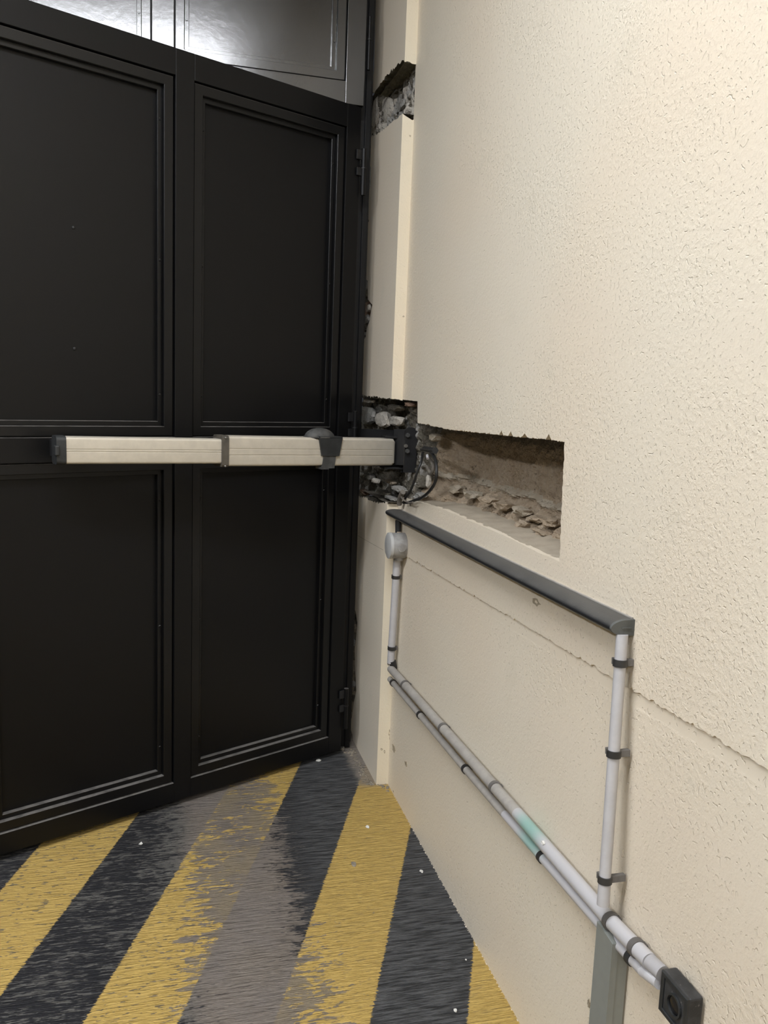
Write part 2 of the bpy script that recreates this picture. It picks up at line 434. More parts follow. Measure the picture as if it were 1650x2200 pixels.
# torn paint peaks along the top edge
peaks = [(1078, 918), (1098, 920), (1128, 926), (1180, 924), (920, 909), (948, 917), (1010, 925)]
def add_peaks(line, pk, wdt=.030, to=yz):
    out = list(line)
    for (u, v) in pk:
        q = to(u, v); best = min(range(len(out)), key=lambda i: abs(out[i].x - q.x))
        d = 1 if out[-1].x > out[0].x else -1
        b = out[best]
        out = [p for p in out if abs(p.x - q.x) > wdt * .5] ; k = 0
        while k < len(out) and (out[k].x - q.x) * d < 0: k += 1
        out[k:k] = [Vector((q.x - d * wdt * .45, b.y)), Vector((q.x - d * wdt * .12, b.y + (q.y - b.y) * .45)), Vector((q.x, b.y + (q.y - b.y) * .62)), Vector((q.x + d * wdt * .15, b.y + (q.y - b.y) * .35)), Vector((q.x + d * wdt * .45, b.y))]
    return out
hole_top = add_peaks(hole_top, peaks)
hole_right = ragged([yz(1213, 950), yz(1209, 1040), yz(1205, 1130), yz(1202, 1206)], .0022, .006, 6)
hole_bot = ragged([yz(1202, 1206), yz(1180, 1196), yz(1155, 1187), yz(1100, 1158), yz(1020, 1123), yz(950, 1093), yz(885, 1074)], .0006, .022, 8)
Ynear_top = yz(897, 862)
# polygon of the upper coat: Y grows away from the viewer
WY = 2.535
chase_bot_y = yz(885, 1074).y - .003
upper = [Vector((WY, gr[0].y))] + gr + [Vector((-5.0, 3.15)), Vector((WY, 3.15)), Vector((WY, Ynear_top.y + .002))]
notch = ragged([Vector((WY, Ynear_top.y + .002)), yz(897, 862)], .001, .006, 9) + [yz(897, 885)] + hole_top + hole_right[1:] + hole_bot[1:] + [Vector((WY, yz(885, 1074).y - .012))]
upper += notch[1:]
# de-duplicate
def dedup(poly):
    out = []
    for p in poly:
        if not out or (out[-1] - p).length > 1e-5: out.append(p)
    if (out[0] - out[-1]).length < 1e-5: out.pop()
    return out
upper = dedup(upper)
wall = struct(plate('wall_right', lambda p: Vector((0, p[0], p[1])), upper, [], M['wall'],
                    rims=[(gr, .005), (notch, .014)]))
low = [Vector((WY, 0)), Vector((-5, 0)), Vector((-5, groove[-1].y + .02))] + [p + Vector((0, .006)) for p in reversed(gr)] + [Vector((WY, gr[0].y + .006))]
lw = plate('lower_render_coat', lambda p: Vector((.004, p[0], p[1])), dedup(low), [], M['wall_low'], wall)

# ---- pilaster (trim_1): face X = PX, return Y = PY
pz = lambda u, v: yz(u, v, PX)
left_edge = [(807, 5), (803.6, 145), (799, 192)]
face_up_notch = [(806, 196), (813, 187), (823, 172), (834, 160), (845, 146), (858, 138), (868, 130)]
rt = lambda v: pz(871 - .0371 * v, v)            # the arris between face and return
PYs = PY
def arris(z): return Vector((PYs, z))
z_nt = .0
znt, znb = 2.272, 2.128                           # notch top and bottom at the arris
zct, zcb = 1.283, .952                            # chase top and bottom at the arris
notch_line_top = ragged([pz(799, 200)] + [pz(*q) for q in face_up_notch] + [arris(znt)], .006, .012, 11)
notch_line_bot = ragged([arris(znb), pz(838, 266), pz(816, 284), pz(798, 294)], .003, .012, 12)
ch_top = ragged([pz(776, 848), pz(788, 851), pz(800, 851), pz(830, 857), arris(zct)], .003, .008, 13, .007)
ch_bot = ragged([arris(zcb), pz(835, 1079), pz(815, 1081), pz(800, 1077), pz(785, 1069), pz(767, 1066)], .004, .009, 14)
le_mid = [pz(*q) for q in [(797, 294), (797, 318), (791, 328), (790, 345), (797, 360), (796, 400), (791, 416), (787.5, 462), (793, 474), (787, 486), (785, 507), (783, 598), (790, 603), (790, 643), (800, 655), (797, 668), (794, 689), (788, 705), (786, 723), (778, 737), (777, 780), (776, 848)]]
le_low = [pz(*q) for q in [(767, 1066), (766, 1110), (763, 1200), (759, 1300), (765, 1317), (767.6, 1338), (765.5, 1363), (762, 1394), (763, 1442), (765.5, 1484), (760, 1509), (756, 1540), (751, 1559), (757, 1578), (758, 1590)]]
top_left = [pz(*q) for q in left_edge]
f3 = lambda p: Vector((PX, p[0], p[1]))
trim = struct(thing('trim_1', '', '')); del trim['label']; del trim['category']
upf = [Vector((PYs, 3.15)), Vector((2.95, 3.15))] + top_left + notch_line_top
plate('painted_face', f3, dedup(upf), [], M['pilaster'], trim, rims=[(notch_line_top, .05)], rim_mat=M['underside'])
midf = notch_line_bot + le_mid[1:] + ch_top[1:]
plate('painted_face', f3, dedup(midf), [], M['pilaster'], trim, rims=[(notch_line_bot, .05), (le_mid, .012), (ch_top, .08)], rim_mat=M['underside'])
lowf = ch_bot + le_low[1:] + [Vector((2.9, 0)), Vector((PYs, 0))]
plate('painted_face', f3, dedup(lowf), [], M['pilaster'], trim, rims=[(ch_bot, .09), (le_low, .015)], rim_mat=M['rubble'])
ja, jb = pz(769, 1151), pz(824, 1182)
box('hairline_joint', PX - .0002, PX + .004, jb.x + .004, ja.x, -.0006, .0006, M['scar'], trim).data.transform(Matrix(((1, 0, 0, 0), (0, 1, 0, 0), (0, (ja.y - jb.y) / (ja.x - jb.x), 1, jb.y - jb.x * (ja.y - jb.y) / (ja.x - jb.x)), (0, 0, 0, 1))))
# return faces (X from PX to 0), with the corner knocked out twice
xz = lambda u, v: (lambda p: Vector((p.x, p.z)))(on_y(u, v, PY))
r3 = lambda p: Vector((p[0], PYs, p[1]))
rn_top = ragged([Vector((PX, znt)), xz(880, 133), xz(891, 138), xz(903.6, 142), Vector((.001, 2.255))], .002, .006, 15)
plate('painted_return', r3, dedup([Vector((PX, 3.15))] + rn_top + [Vector((.001, 3.15))]), [], M['return'], trim,
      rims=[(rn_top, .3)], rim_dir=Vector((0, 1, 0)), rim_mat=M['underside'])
rn_bot = ragged([Vector((PX, znb)), xz(874.5, 251), xz(885.5, 258), xz(892, 256), Vector((.001, 2.135))], .0015, .006, 16)
rc_top = ragged([Vector((PX, zct)), Vector((.001, zct - .004))], .002, .006, 17, .004)
plate('painted_return', r3, dedup(rn_bot + list(reversed(rc_top))), [], M['return'], trim,
      rims=[(rn_bot, .3), (rc_top, .35)], rim_dir=Vector((0, 1, 0)), rim_mat=M['greystone'])
rc_bot = ragged([Vector((PX, zcb)), Vector((.005, zcb - .002))], .001, .006, 18)
plate('painted_return', r3, dedup(rc_bot + [Vector((.005, 0)), Vector((PX, 0))]), [], M['return'], trim,
      rims=[(rc_bot, .35)], rim_dir=Vector((0, 1, 0)), rim_mat=M['rubble'])

# ---- broken masonry inside the recesses: displaced sheets
def sheet(name, y0, y1, z0, z1, step, fx, mats, fmat, parent):
    ny = int((y1 - y0) / step) + 1; nz = int((z1 - z0) / step) + 1
    V = []; 
    for j in range(nz):
        for i in range(ny):
            y = y0 + (y1 - y0) * i / (ny - 1); z = z0 + (z1 - z0) * j / (nz - 1)
            V.append(fx(y, z))
    Fc = []; fm = []
    for j in range(nz - 1):
        for i in range(ny - 1):
            a = j * ny + i; Fc.append((a, a + 1, a + ny + 1, a + ny))
            p = V[a]; fm.append(fmat(p[1], p[2]))
    return link_mesh(name, V, Fc, None, parent, smooth=False, mats=mats, fmat=fm)
nz3 = lambda y, z, s, o=0.: noise.noise(Vector((y * s, z * s, o)))
def joint_z(y): return 1.062 + .012 * nz3(y, 0, 9) + .004 * nz3(y, 0, 40)
def sstep(a, b, t):
    t = min(1, max(0, (t - a) / (b - a))); return t * t * (3 - 2 * t)
def back_x(y, z):
    base = .125 - .095 * sstep(2.18, 2.44, y) - .030 * sstep(2.60, 2.93, y)
    jz = joint_z(y)
    amp = 1.0
    n = .007 * nz3(y, z, 22) + .006 * nz3(y, z, 60, 3) + .004 * nz3(y, z, 140, 6)
    if y < 2.4:
        base -= .050 * sstep(jz - .004, jz - .060, z)              # broken lower course comes forward
        base += .016 * sstep(1.40, 1.50, y) - .02 * sstep(1.44, 1.37, y)
        base += .012 * sstep(1.17, 1.215, z)                       # undercut at the head
        if z < jz: n *= 1.9
        base -= .010 * math.exp(-((z - jz) / .007) ** 2)          # mortar joint squeezed out
    else:
        d = noise.voronoi(Vector((y * 9, z * 34, 2.)))[0]
        n += -.016 * min(.6, (d[1] - d[0])) + .008
        n += .008 * nz3(y, z * 2, 24, 9)
    return (base + n, y, z)
def back_m(y, z):
    if y < 2.36:
        jz = joint_z(y)
        if abs(z - jz) < .009 + .004 * nz3(y, z, 40, 4): return 1
        if z > 1.185 + .015 * nz3(y, z, 25, 2): return 2  # darker brick along the head of the recess
        return 0
    n = nz3(y, z, 18, 5)
    return 3 if n < .25 else 4
sheet('broken_masonry', 1.37, 3.12, .93, 1.31, .005, back_x, [M['brick'], M['joint'], M['brickdark'], M['rubble'], M['greystone']], back_m, wall)
# top notch and the mortar strip behind the gate post
def notch_x(y, z):
    d = noise.voronoi(Vector((y * 18, z * 22, 7.)))[0]
    return (.004 - .022 * sstep(2.72, 2.93, y) - .012 * (d[1] - d[0]) * .5 + .010 * nz3(y, z, 28, 1) + .005 * nz3(y, z, 90), y, z)
sheet('broken_masonry', 2.535, 3.12, 2.08, 2.33, .005, notch_x, [M['greystone'], M['palestone'], M['rubble']], lambda y, z: (2 if (z > 2.24 or nz3(y, z, 25, 8) > .22) else (1 if nz3(y, z, 12, 3) > -.05 else 0)), trim)
def edge_x(y, z):
    d = noise.voronoi(Vector((y * 30, z * 24, 4.)))[0]
    return (PX + .004 + .010 * (1 - (d[1] - d[0])) + .006 * nz3(y, z, 40, 1), y, z)
sheet('loose_mortar', 2.84, 3.0, 1.30, 2.1, .008, edge_x, [M['rubble'], M['greystone'], M['redstone']], lambda y, z: (2 if 1.57 < z < 1.62 else (1 if nz3(y, z, 18, 3) > -.05 else 0)), trim)
sheet('loose_mortar', 2.82, 3.0, -.0, .94, .008, edge_x, [M['rubble'], M['brickdark']], lambda y, z: int(nz3(y, z, 18, 3) > 0), trim)

# mortar ledge at the bottom of the recess
led_v = []; led_f = []
NL = 90; ND = 14
for i in range(NL):
    t = i / (NL - 1); p = hole_bot[0].lerp(hole_bot[-1], t)
    q = min(hole_bot, key=lambda h: abs(h.x - (hole_bot[0].x + (hole_bot[-1].x - hole_bot[0].x) * t)))
    y = hole_bot[0].x + (hole_bot[-1].x - hole_bot[0].x) * t + (.04 if i == NL - 1 else 0)
    for j in range(ND):
        x = .001 + .13 * j / (ND - 1)
        zz = q.y - .001 + .010 * j / (ND - 1) + (.0025 * noise.noise(Vector((x * 50, y * 30, 0))) if j else 0)
        zz += .012 * max(0, noise.noise(Vector((x * 45, y * 40, 5)))) * (j / (ND - 1)) ** 2
        led_v.append((x, y, zz))
for i in range(NL - 1):
    for j in range(ND - 1):
        a = i * ND + j; led_f.append((a, a + 1, a + ND + 1, a + ND))
link_mesh('mortar_ledge', led_v, led_f, M['ledge'], wall, smooth=True)
# raised lip patched with paint at the near end of the ledge
# single stones that can be picked out
stones = [  # u, v, plane X, half sizes (x,y,z), material
    (790, 893, -.014, (.016, .110, .036), 'greystone'), (823, 901, -.006, (.016, .085, .030), 'palestone'), (853, 905, .006, (.014, .070, .018), 'palestone'),
    (793, 862, -.016, (.014, .070, .008), 'palestone'), (850, 876, .004, (.020, .07, .012), 'rubble'), (884, 869, .022, (.02, .035, .008), 'redstone'),
    (795, 1024, -.012, (.014, .050, .013), 'greystone'), (808, 1033, -.006, (.014, .030, .010), 'palestone'), (775, 1018, -.026, (.010, .03, .010), 'greystone'), (785, 1057, -.018, (.014, .07, .008), 'redstone'), (826, 1058, -.002, (.018, .07, .008), 'rubble'), (858, 1050, .004, (.018, .06, .009), 'greystone'), (842, 1070, -.006, (.016, .06, .005), 'greystone'), (840, 1035, .004, (.016, .05, .007), 'brickdark'),
    (905, 1063, .014, (.02, .03, .007), 'greystone'), (913, 1012, .024, (.016, .016, .018), 'greystone'), (921, 1034, .014, (.009, .010, .022), 'palestone'), (905, 1043, .020, (.016, .02, .008), 'rubble'), (936, 940, .045, (.02, .03, .012), 'joint')]
for k, (u, v, X, s, mt) in enumerate(stones):
    rock('stone', on_x(u, v, X), s, M[mt], trim if u < 870 else wall, 100 + k, .22, .85)
low_course = [(1015, 1062, .05), (1050, 1072, .05), (1085, 1086, .055), (1120, 1098, .055), (1155, 1115, .06), (1186, 1122, .06), (985, 1052, .05), (1170, 1145, .05), (1130, 1128, .05)]
for k, (u, v, X) in enumerate(low_course):
    rnd = random.Random(k)
    rock('broken_brick', on_x(u, v, X + .040), (.024, rnd.uniform(.024, .036), rnd.uniform(.007, .012)), M['brick' if k % 3 else 'joint'], wall, 300 + k, .8)
for k, (u, v, X, s, mt) in enumerate([(828, 243, -.012, (.012, .11, .045), 'palestone'), (862, 228, -.006, (.010, .05, .020), 'greystone'), (880, 238, -.006, (.012, .015, .012), 'palestone'),
        (882, 205, .0, (.012, .015, .014), 'greystone'), (850, 200, -.004, (.012, .05, .012), 'rubble'), (806, 245, -.030, (.006, .05, .050), 'palestone')]):
    rock('stone', on_x(u, v, X + .007), s, M[mt], trim, 500 + k, .5, .6)
for k, (u, v, r) in enumerate([(787, 615, 9), (786, 632, 9), (790, 662, 9), (786, 685, 10), (783, 705, 9), (777, 725, 8), (758, 1325, 8), (760, 1350, 10), (757, 1380, 9), (758, 1410, 9), (756, 1440, 10), (758, 1470, 8), (757, 1500, 8), (752, 1535, 8), (750, 1565, 8)]):
    p = on_x(u, v, PX); rr = r * 2.9 / 1780
    rock('stone', p + Vector((.004, 0, 0)), (.008, rr * 1.5, rr), M[['greystone', 'rubble', 'palestone'][k % 3] if v < 800 else ['rubble', 'brickdark', 'greystone'][k % 3]], trim, 700 + k)

# scars and chips in the paint (thin flakes of bare render let into the coat)
def scar(u, v, a, b, X, parent, seed, material='scar', plane='x'):
    rnd = random.Random(seed); n = 14; c = on_x(u, v, X) if plane == 'x' else on_y(u, v, X)
    s = (c - Vector(CAM)).length / 1780
    vs_ = [c.copy()]; ring = []
    ax = Vector((0, 1, 0)) if plane == 'x' else Vector((1, 0, 0)); nn = Vector((1, 0, 0)) if plane == 'x' else Vector((0, 1, 0))
    for k in range(n):
        t = 2 * math.pi * k / n; r = rnd.uniform(.6, 1.15)
        ring.append(c + ax * (a * s * math.cos(t) * r) + Vector((0, 0, b * s * math.sin(t) * r)))
    V = [c + nn * .0004] + [p - nn * .0006 for p in ring] + [p * 1.0 + nn * .004 for p in ring]
    Fs = [(0, 1 + k, 1 + (k + 1) % n) for k in range(n)] + [(1 + k, 1 + n + k, 1 + n + (k + 1) % n, 1 + (k + 1) % n) for k in range(n)]
    return link_mesh('scar', V, Fs, M[material], parent)
scar(846, 1608, 13, 8, .003, lw, 1)
scar(872, 1641, 8, 6, .003, lw, 2, 'scar')
scar(1152, 1293, 22, 8, 0, wall, 3)
scar(1300, 2100, 1, 1, 0, wall, 30)
for k, (u, v, a, b) in enumerate([(837, 1575, 2.5, 8), (838, 1585, 2, 5), (820, 1610, 3, 3), (826, 1615, 2, 4), (845, 1700, 3, 2), (1265, 2155, 5, 10)]):
    scar(u, v, a, b, .003 if u > 840 else PY, lw if u > 840 else trim, 40 + k, 'scar', 'x' if u > 840 else 'y')
scar(867, 680, 2, 2, PY, trim, 60, 'scar', 'y'); scar(881, 292, 2, 2, PY, trim, 61, 'scar', 'y')
# crumbled mortar along the foot of the pilaster and the wall
rnd = random.Random(5)
foot = [on_floor(738, 1612), on_floor(757, 1612), on_floor(770, 1640), on_floor(785, 1665), on_floor(800, 1684), on_floor(812, 1690), on_floor(833, 1688), on_floor(838, 1700)]
bmf = bmesh.new()
for a, b in zip(foot, foot[1:]):
    n = max(5, int((b - a).length / .004))
    for k in range(n):
        p = a.lerp(b, rnd.random()) + Vector((rnd.gauss(0, .006) - .004, rnd.gauss(0, .010) - .004, 0)); s = rnd.uniform(.002, .006)
        r = bmesh.ops.create_icosphere(bmf, subdivisions=1, radius=s)
        for v in r['verts']: v.co = Vector((v.co.x * rnd.uniform(.7, 1.5), v.co.y * rnd.uniform(.7, 1.5), v.co.z * .6)) + p
cr = bm_obj('mortar_crumbs', bmf, M['crumb'], None); cr['kind'] = 'stuff'
tag(cr, 'brown mortar crumbs along the foot of the broken pilaster', 'rubble')
# paint filled edge between floor and wall
bmf = bmesh.new()
yy = 2.50
while yy > .2:
    s = rnd.uniform(.0008, .0030)
    r = bmesh.ops.create_icosphere(bmf, subdivisions=1, radius=s)
    for v in r['verts']: v.co = Vector((v.co.x * .5 - .0005 + .003, v.co.y * 1.6 + yy, v.co.z * .6))
    yy -= rnd.uniform(.006, .02)
e = bm_obj('ragged_paint_edge', bmf, M['wall_low'], wall); e['kind'] = 'stuff'

# ================================================================ GATE
def mitred_frame(bm, x0, x1, z0, z1, w, y0, y1, ch=.0012):
    """picture-frame moulding in the XZ plane, front at y0"""
    def loop(i, y): return [bm.verts.new(p) for p in ((x0 + i, y, z0 + i), (x1 - i, y, z0 + i), (x1 - i, y, z1 - i), (x0 + i, y, z1 - i))]
    L = [loop(0, y1), loop(0, y0 + ch), loop(ch, y0), loop(w - ch, y0), loop(w, y0 + ch), loop(w, y1)]
    for a, b in zip(L, L[1:]):
        for k in range(4): bm.faces.new((a[k], a[(k + 1) % 4], b[(k + 1) % 4], b[k]))
def bay(parent, x0, x1, z0, z1, mk='black'):
    g = .0035
    bm = bmesh.new(); mitred_frame(bm, x0 + g, x1 - g, z0 + g, z1 - g, .027, .007, .05); bm_obj('outer_moulding', bm, M['mould' if mk == 'black' else mk], parent)
    q = g + .027
    bm = bmesh.new(); mitred_frame(bm, x0 + q, x1 - q, z0 + q, z1 - q, .014, .020, .05)
    im = bm_obj('inner_moulding', bm, M['mould' if mk == 'black' else mk], parent)
    bm = bmesh.new(); add_box(bm, x0 + q + .013, x1 - q - .013, .034, .038, z0 + q + .013, z1 - q - .013); bm_obj('panel', bm, M[mk], parent)
    # backing fillet in the groove
    bm = bmesh.new(); mitred_frame(bm, x0 - .004, x1 + .004, z0 - .004, z1 + .004, .012, .022, .05); bm_obj('groove_fillet', bm, M['blackmatt'], parent)
    # screws in the inner moulding
    xs = (x0 + q + .007, x1 - q - .007)
    for xq in xs:
        nn = max(2, int((z1 - z0) / .33)); 
        for k in range(nn):
            zq = z0 + .12 + (z1 - z0 - .24) * k / (nn - 1)
            bm = bmesh.new(); r = bmesh.ops.create_cone(bm, cap_ends=True, segments=10, radius1=.0042, radius2=.0028, depth=.002)
            for v in bm.verts: v.co = Vector((v.co.x, .0195 - v.co.z, v.co.y)) + Vector((xq, 0, zq))
            bm_obj('screw', bm, M[mk], im)

yaw = math.atan2(.4372, .8994)
gate = thing('gate_leaf', 'tall black panelled steel gate leaf standing ajar across the left half', 'gate', (-.107, GATE_Y, 0), yaw)
H0, H1 = .02, 2.212
xs_st = [(-.056, 0.0), (-.652, -.595), (-1.248, -1.191), (-1.844, -1.787)]
TH = .05
for (a, b) in xs_st: box('stile', a, b, 0, TH, H0, H1, M['black'], gate, .0015)
rails = [(H0, .080), (1.084, 1.150), (2.142, H1)]
bays_x = [(-.595, -.056), (-1.191, -.652), (-1.787, -1.248)]
for (a, b) in bays_x:
    for (z0, z1) in rails: box('rail', a + .0001, b - .0001, .0, TH, z0, z1, M['black'], gate, .0012)
    bay(gate, a, b, .080, 1.084); bay(gate, a, b, 1.150, 2.142)
# two tiny bolts on the left upper panel (seen as specks)
inv = Matrix.Rotation(-yaw, 4, 'Z')
def gate_local(u, v, off=0.034):
    nrm = np.array([math.sin(yaw), -math.cos(yaw), 0]); p0 = np.array([-.107, GATE_Y, 0]) - nrm * off
    r = _ray(u, v); k = (p0 - CAM).dot(nrm) / r.dot(nrm); p = Vector(CAM + r * k) - gate.location
    return inv @ p
for (u, v) in ((158, 489), (160, 749)):
    p = gate_local(u, v); bm = bmesh.new(); bmesh.ops.create_uvsphere(bm, u_segments=10, v_segments=6, radius=.005)
    for q in bm.verts: q.co = Vector((q.co.x, q.co.y * .6, q.co.z)) + p
    bm_obj('bolt', bm, M['blackmatt'], gate, True)
# hinges: barrel, cap, two leaves
def hinge(parent, x, y, z0, z1, r=.0085, lugs=True):
    h = tube('hinge', [(x, y, z0), (x, y, z1)], r, M['black'], parent, 14)
    zm = (z0 + z1) / 2 + .012
    bm = bmesh.new()
    add_tube(bm, [(x, y, zm - .002), (x, y, zm + .002)], r + .0015, 14)
    bm_obj('hinge_washer', bm, M['blackmatt'], h)
    if not lugs: return h
    box('hinge_lug', x - .028, x - .004, y + .000, y + .006, z1 - .035, z1 - .005, M['blackmatt'], h, .001)
    box('hinge_lug', x - .026, x - .004, y, y + .006, z1 - .085, z1 - .06, M['blackmatt'], h, .001)
    return h
for (z0, z1) in ((1.94, 2.085), (1.10, 1.235), (.10, .25)):
    hinge(gate, .010, -.008, z0, z1)

# gate post (steel tube fixed to the masonry)
post = thing('gate_post', 'slim black steel hinge post between the gate and the cream pilaster', 'post', (-.09, 2.88, 0))
lp = post.location
box('upright', -.112 - lp.x, -.078 - lp.x, 2.845 - lp.y, 2.90 - lp.y, 0, 3.14, M['blackmatt'], post, .002)
box('edge_flange', -.083 - lp.x, -.0645 - lp.x, 2.825 - lp.y, 2.835 - lp.y, 0.004, 3.12, M['black'], post, .002)
box('rear_flange', -.072 - lp.x, -.050 - lp.x, 2.875 - lp.y, 2.90 - lp.y, 0.004, 3.12, M['blackmatt'], post, .001)

# upper leaf, shut, in the plane of the opening
up = thing('upper_gate_leaf', 'shut glossy black upper gate leaf reflecting the ceiling lamp', 'gate', (-.100, GATE_Y, 0))
def lx(u, v): return on_y(u, v, GATE_Y).x - up.location.x
xr = lx(744, 150); x1r = lx(374, 80); x1l = lx(326, 60)
Wb = xr - x1r
stiles = [(xr, 0.0)]; bx_ = []
cur = xr
for k in range(3):
    bx_.append((cur - Wb, cur)); stiles.append((cur - Wb - (x1r - x1l), cur - Wb)); cur = cur - Wb - (x1r - x1l)
for (a, b) in stiles: box('stile', a, b, 0, .05, 2.218, 3.10, M['blackup'], up, .0015)
for (a, b) in bx_:
    box('rail', a + .0001, b - .0001, 0, .05, 2.218, 2.287, M['blackup'], up, .0015)
    box('rail', a + .0001, b - .0001, 0, .05, 3.04, 3.10, M['blackup'], up, .0015)
    bay(up, a, b, 2.287, 3.04, 'blackup')
for (z0, z1) in ((2.33, 2.49), (2.86, 3.0)): hinge(up, .012, .004, z0, z1, .0055, False)

# ================================================================ GATE OPERATOR ARM
A = at_depth(138, 969, 2.10); B = at_depth(850, 973, 2.655)
mid = A.lerp(B, .5); dirv = (B - A); 
xa = Vector((dirv.x, dirv.y, 0)).normalized(); ang = math.atan2(xa.y, xa.x)
pitch_ = dirv.z / Vector((dirv.x, dirv.y)).length
arm = thing('gate_operator_arm', 'long two-section aluminium gate opener arm across the black gate', 'gate opener', tuple(A), ang)
Larm = Vector((dirv.x, dirv.y)).length
def xs_of(u):   # local x on the arm's front face that projects to column u
    r = _ray(u, 970); nrm = np.array([math.sin(ang), -math.cos(ang), 0]); k = (np.array(A) - CAM).dot(nrm) / r.dot(nrm)
    return (Vector(CAM + r * k) - A).dot(xa)
shear = Matrix.Identity(4); shear[2][0] = pitch_
x480, x490 = xs_of(477), xs_of(487)
def profile_bar(name, x0, x1, h0, h1, th, r, material, parent, y0=0.0, grooves=()):
    """rounded bar; section in YZ with soft corners and fine extrusion lines"""
    pts = []
    def arc(cy, cz, a0, a1):
        for k in range(6): t = math.radians(a0 + (a1 - a0) * k / 5); pts.append((cy + r * math.cos(t), cz + r * math.sin(t)))
    arc(y0 + r, h1 - r, 90, 180)
    for gz in sorted(grooves, reverse=True):
        pts += [(y0, gz + .0016), (y0 + .0012, gz + .0006), (y0 + .0012, gz - .0006), (y0, gz - .0016)]
    arc(y0 + r, h0 + r, 180, 270); arc(y0 + th - r, h0 + r, 270, 360); arc(y0 + th - r, h1 - r, 0, 90)
    bm = bmesh.new(); rings = [[bm.verts.new(shear @ Vector((x, p[0], p[1]))) for p in pts] for x in (x0, x1)]
    n = len(pts)
    for k in range(n): bm.faces.new((rings[0][k], rings[0][(k + 1) % n], rings[1][(k + 1) % n], rings[1][k]))
    bm.faces.new(rings[0]); bm.faces.new(rings[1])
    return shade_auto(bm_obj(name, bm, material, parent), 20)
profile_bar('inner_tube', .004, x480 + .03, -.034, .0355, .055, .007, M['alu'], arm, .004, (.004, -.002))
profile_bar('housing', x490 + .004, Larm - .012, -.041, .0445, .066, .008, M['alu'], arm, 0, (.009, -.009))
# rounded far end of the housing
bm = bmesh.new()
prev = None
for k, (dx, ins) in enumerate([(Larm - .0125, 0.0), (Larm - .006, .0008), (Larm - .002, .003), (Larm + .001, .008)]):
    ring = [bm.verts.new(shear @ Vector((dx, y, z))) for (y, z) in ((ins, -.033 + ins * .3), (ins + .008, -.041 + ins), (.058 - ins, -.041 + ins), (.066 - ins, -.033 + ins), (.066 - ins, .0365 - ins), (.058 - ins, .0445 - ins), (ins + .008, .0445 - ins), (ins, .0365 - ins))]
    if prev:
        for q in range(8): bm.faces.new((prev[q], prev[(q + 1) % 8], ring[(q + 1) % 8], ring[q]))
    prev = ring
bm.faces.new(prev); bm_obj('housing_end', bm, M['alu'], arm)
profile_bar('joint_collar', x480, x490 + .006, -.043, .046, .070, .009, M['collar'], arm, -.003)
for zq in (-.040, .040):
    bm = bmesh.new(); bmesh.ops.create_uvsphere(bm, u_segments=10, v_segments=6, radius=.0032)
    for q in bm.verts: q.co += shear @ Vector(((x480 + x490) / 2 + .002, -.003, zq))
    bm_obj('collar_screw', bm, M['steel'], arm, True)
profile_bar('end_cap', xs_of(122), .006, -.036, .0375, .058, .012, M['plastic'], arm, .002)
box('end_cap_tab', xs_of(118), xs_of(128), -.004, .02, -.012, .014, M['plastic'], arm, .003)
# foot that joins the front end to the gate
box('gate_foot', -.012, .05, .05, .145, -.022, .022, M['blackmatt'], arm, .002)
# release cover: domed knob on top, strap over the front
kx0, kx1 = xs_of(664), xs_of(726); kc = (kx0 + kx1) / 2
bm = bmesh.new(); bmesh.ops.create_uvsphere(bm, u_segments=24, v_segments=14, radius=1)
for q in bm.verts: q.co = shear @ Vector((kc + q.co.x * (kx1 - kx0) / 2, .028 + q.co.y * .034, .043 + max(q.co.z, -.1) * .030))
rk = bm_obj('release_knob', bm, M['knob'], arm, True)
bm = bmesh.new(); bmesh.ops.create_cone(bm, cap_ends=True, segments=24, radius1=1, radius2=1, depth=1)
for q in bm.verts: q.co = shear @ Vector((kc + q.co.x * ((kx1 - kx0) / 2 + .003), .028 + q.co.y * .037, .0455 + q.co.z * .004))
bm_obj('knob_rim', bm, M['knob'], rk)
a0, a1, b0, b1 = xs_of(683), xs_of(733), xs_of(690), xs_of(727); c0, c1, d0_, d1 = xs_of(695), xs_of(721), xs_of(692), xs_of(718)
def slab(bm, q, y0, y1):   # q: four (x,z)
    f = [bm.verts.new(shear @ Vector((x, y0, z))) for x, z in q]; bk = [bm.verts.new(shear @ Vector((x, y1, z))) for x, z in q]
    bm.faces.new(f); bm.faces.new(bk[::-1])
    for k in range(4): bm.faces.new((f[k], bk[k], bk[(k + 1) % 4], f[(k + 1) % 4]))
bm = bmesh.new(); slab(bm, [(a0, .046), (a1, .046), (b1, -.010), (b0, -.010)], -.007, .004); slab(bm, [(a0, .049), (a1, .049), (a1, .0435), (a0, .0435)], -.007, .066)
sp = bm_obj('release_cover', bm, M['plastic'], arm)
bmx = bmesh.new(); slab(bmx, [(c0, -.009), (c1, -.009), (d1, -.048), (d0_, -.048)], -.004, .004); slab(bmx, [(xs_of(689), -.044), (xs_of(706), -.044), (xs_of(706), -.051), (xs_of(689), -.051)], -.005, .03)
bm_obj('cover_tongue', bmx, M['knob'], arm)

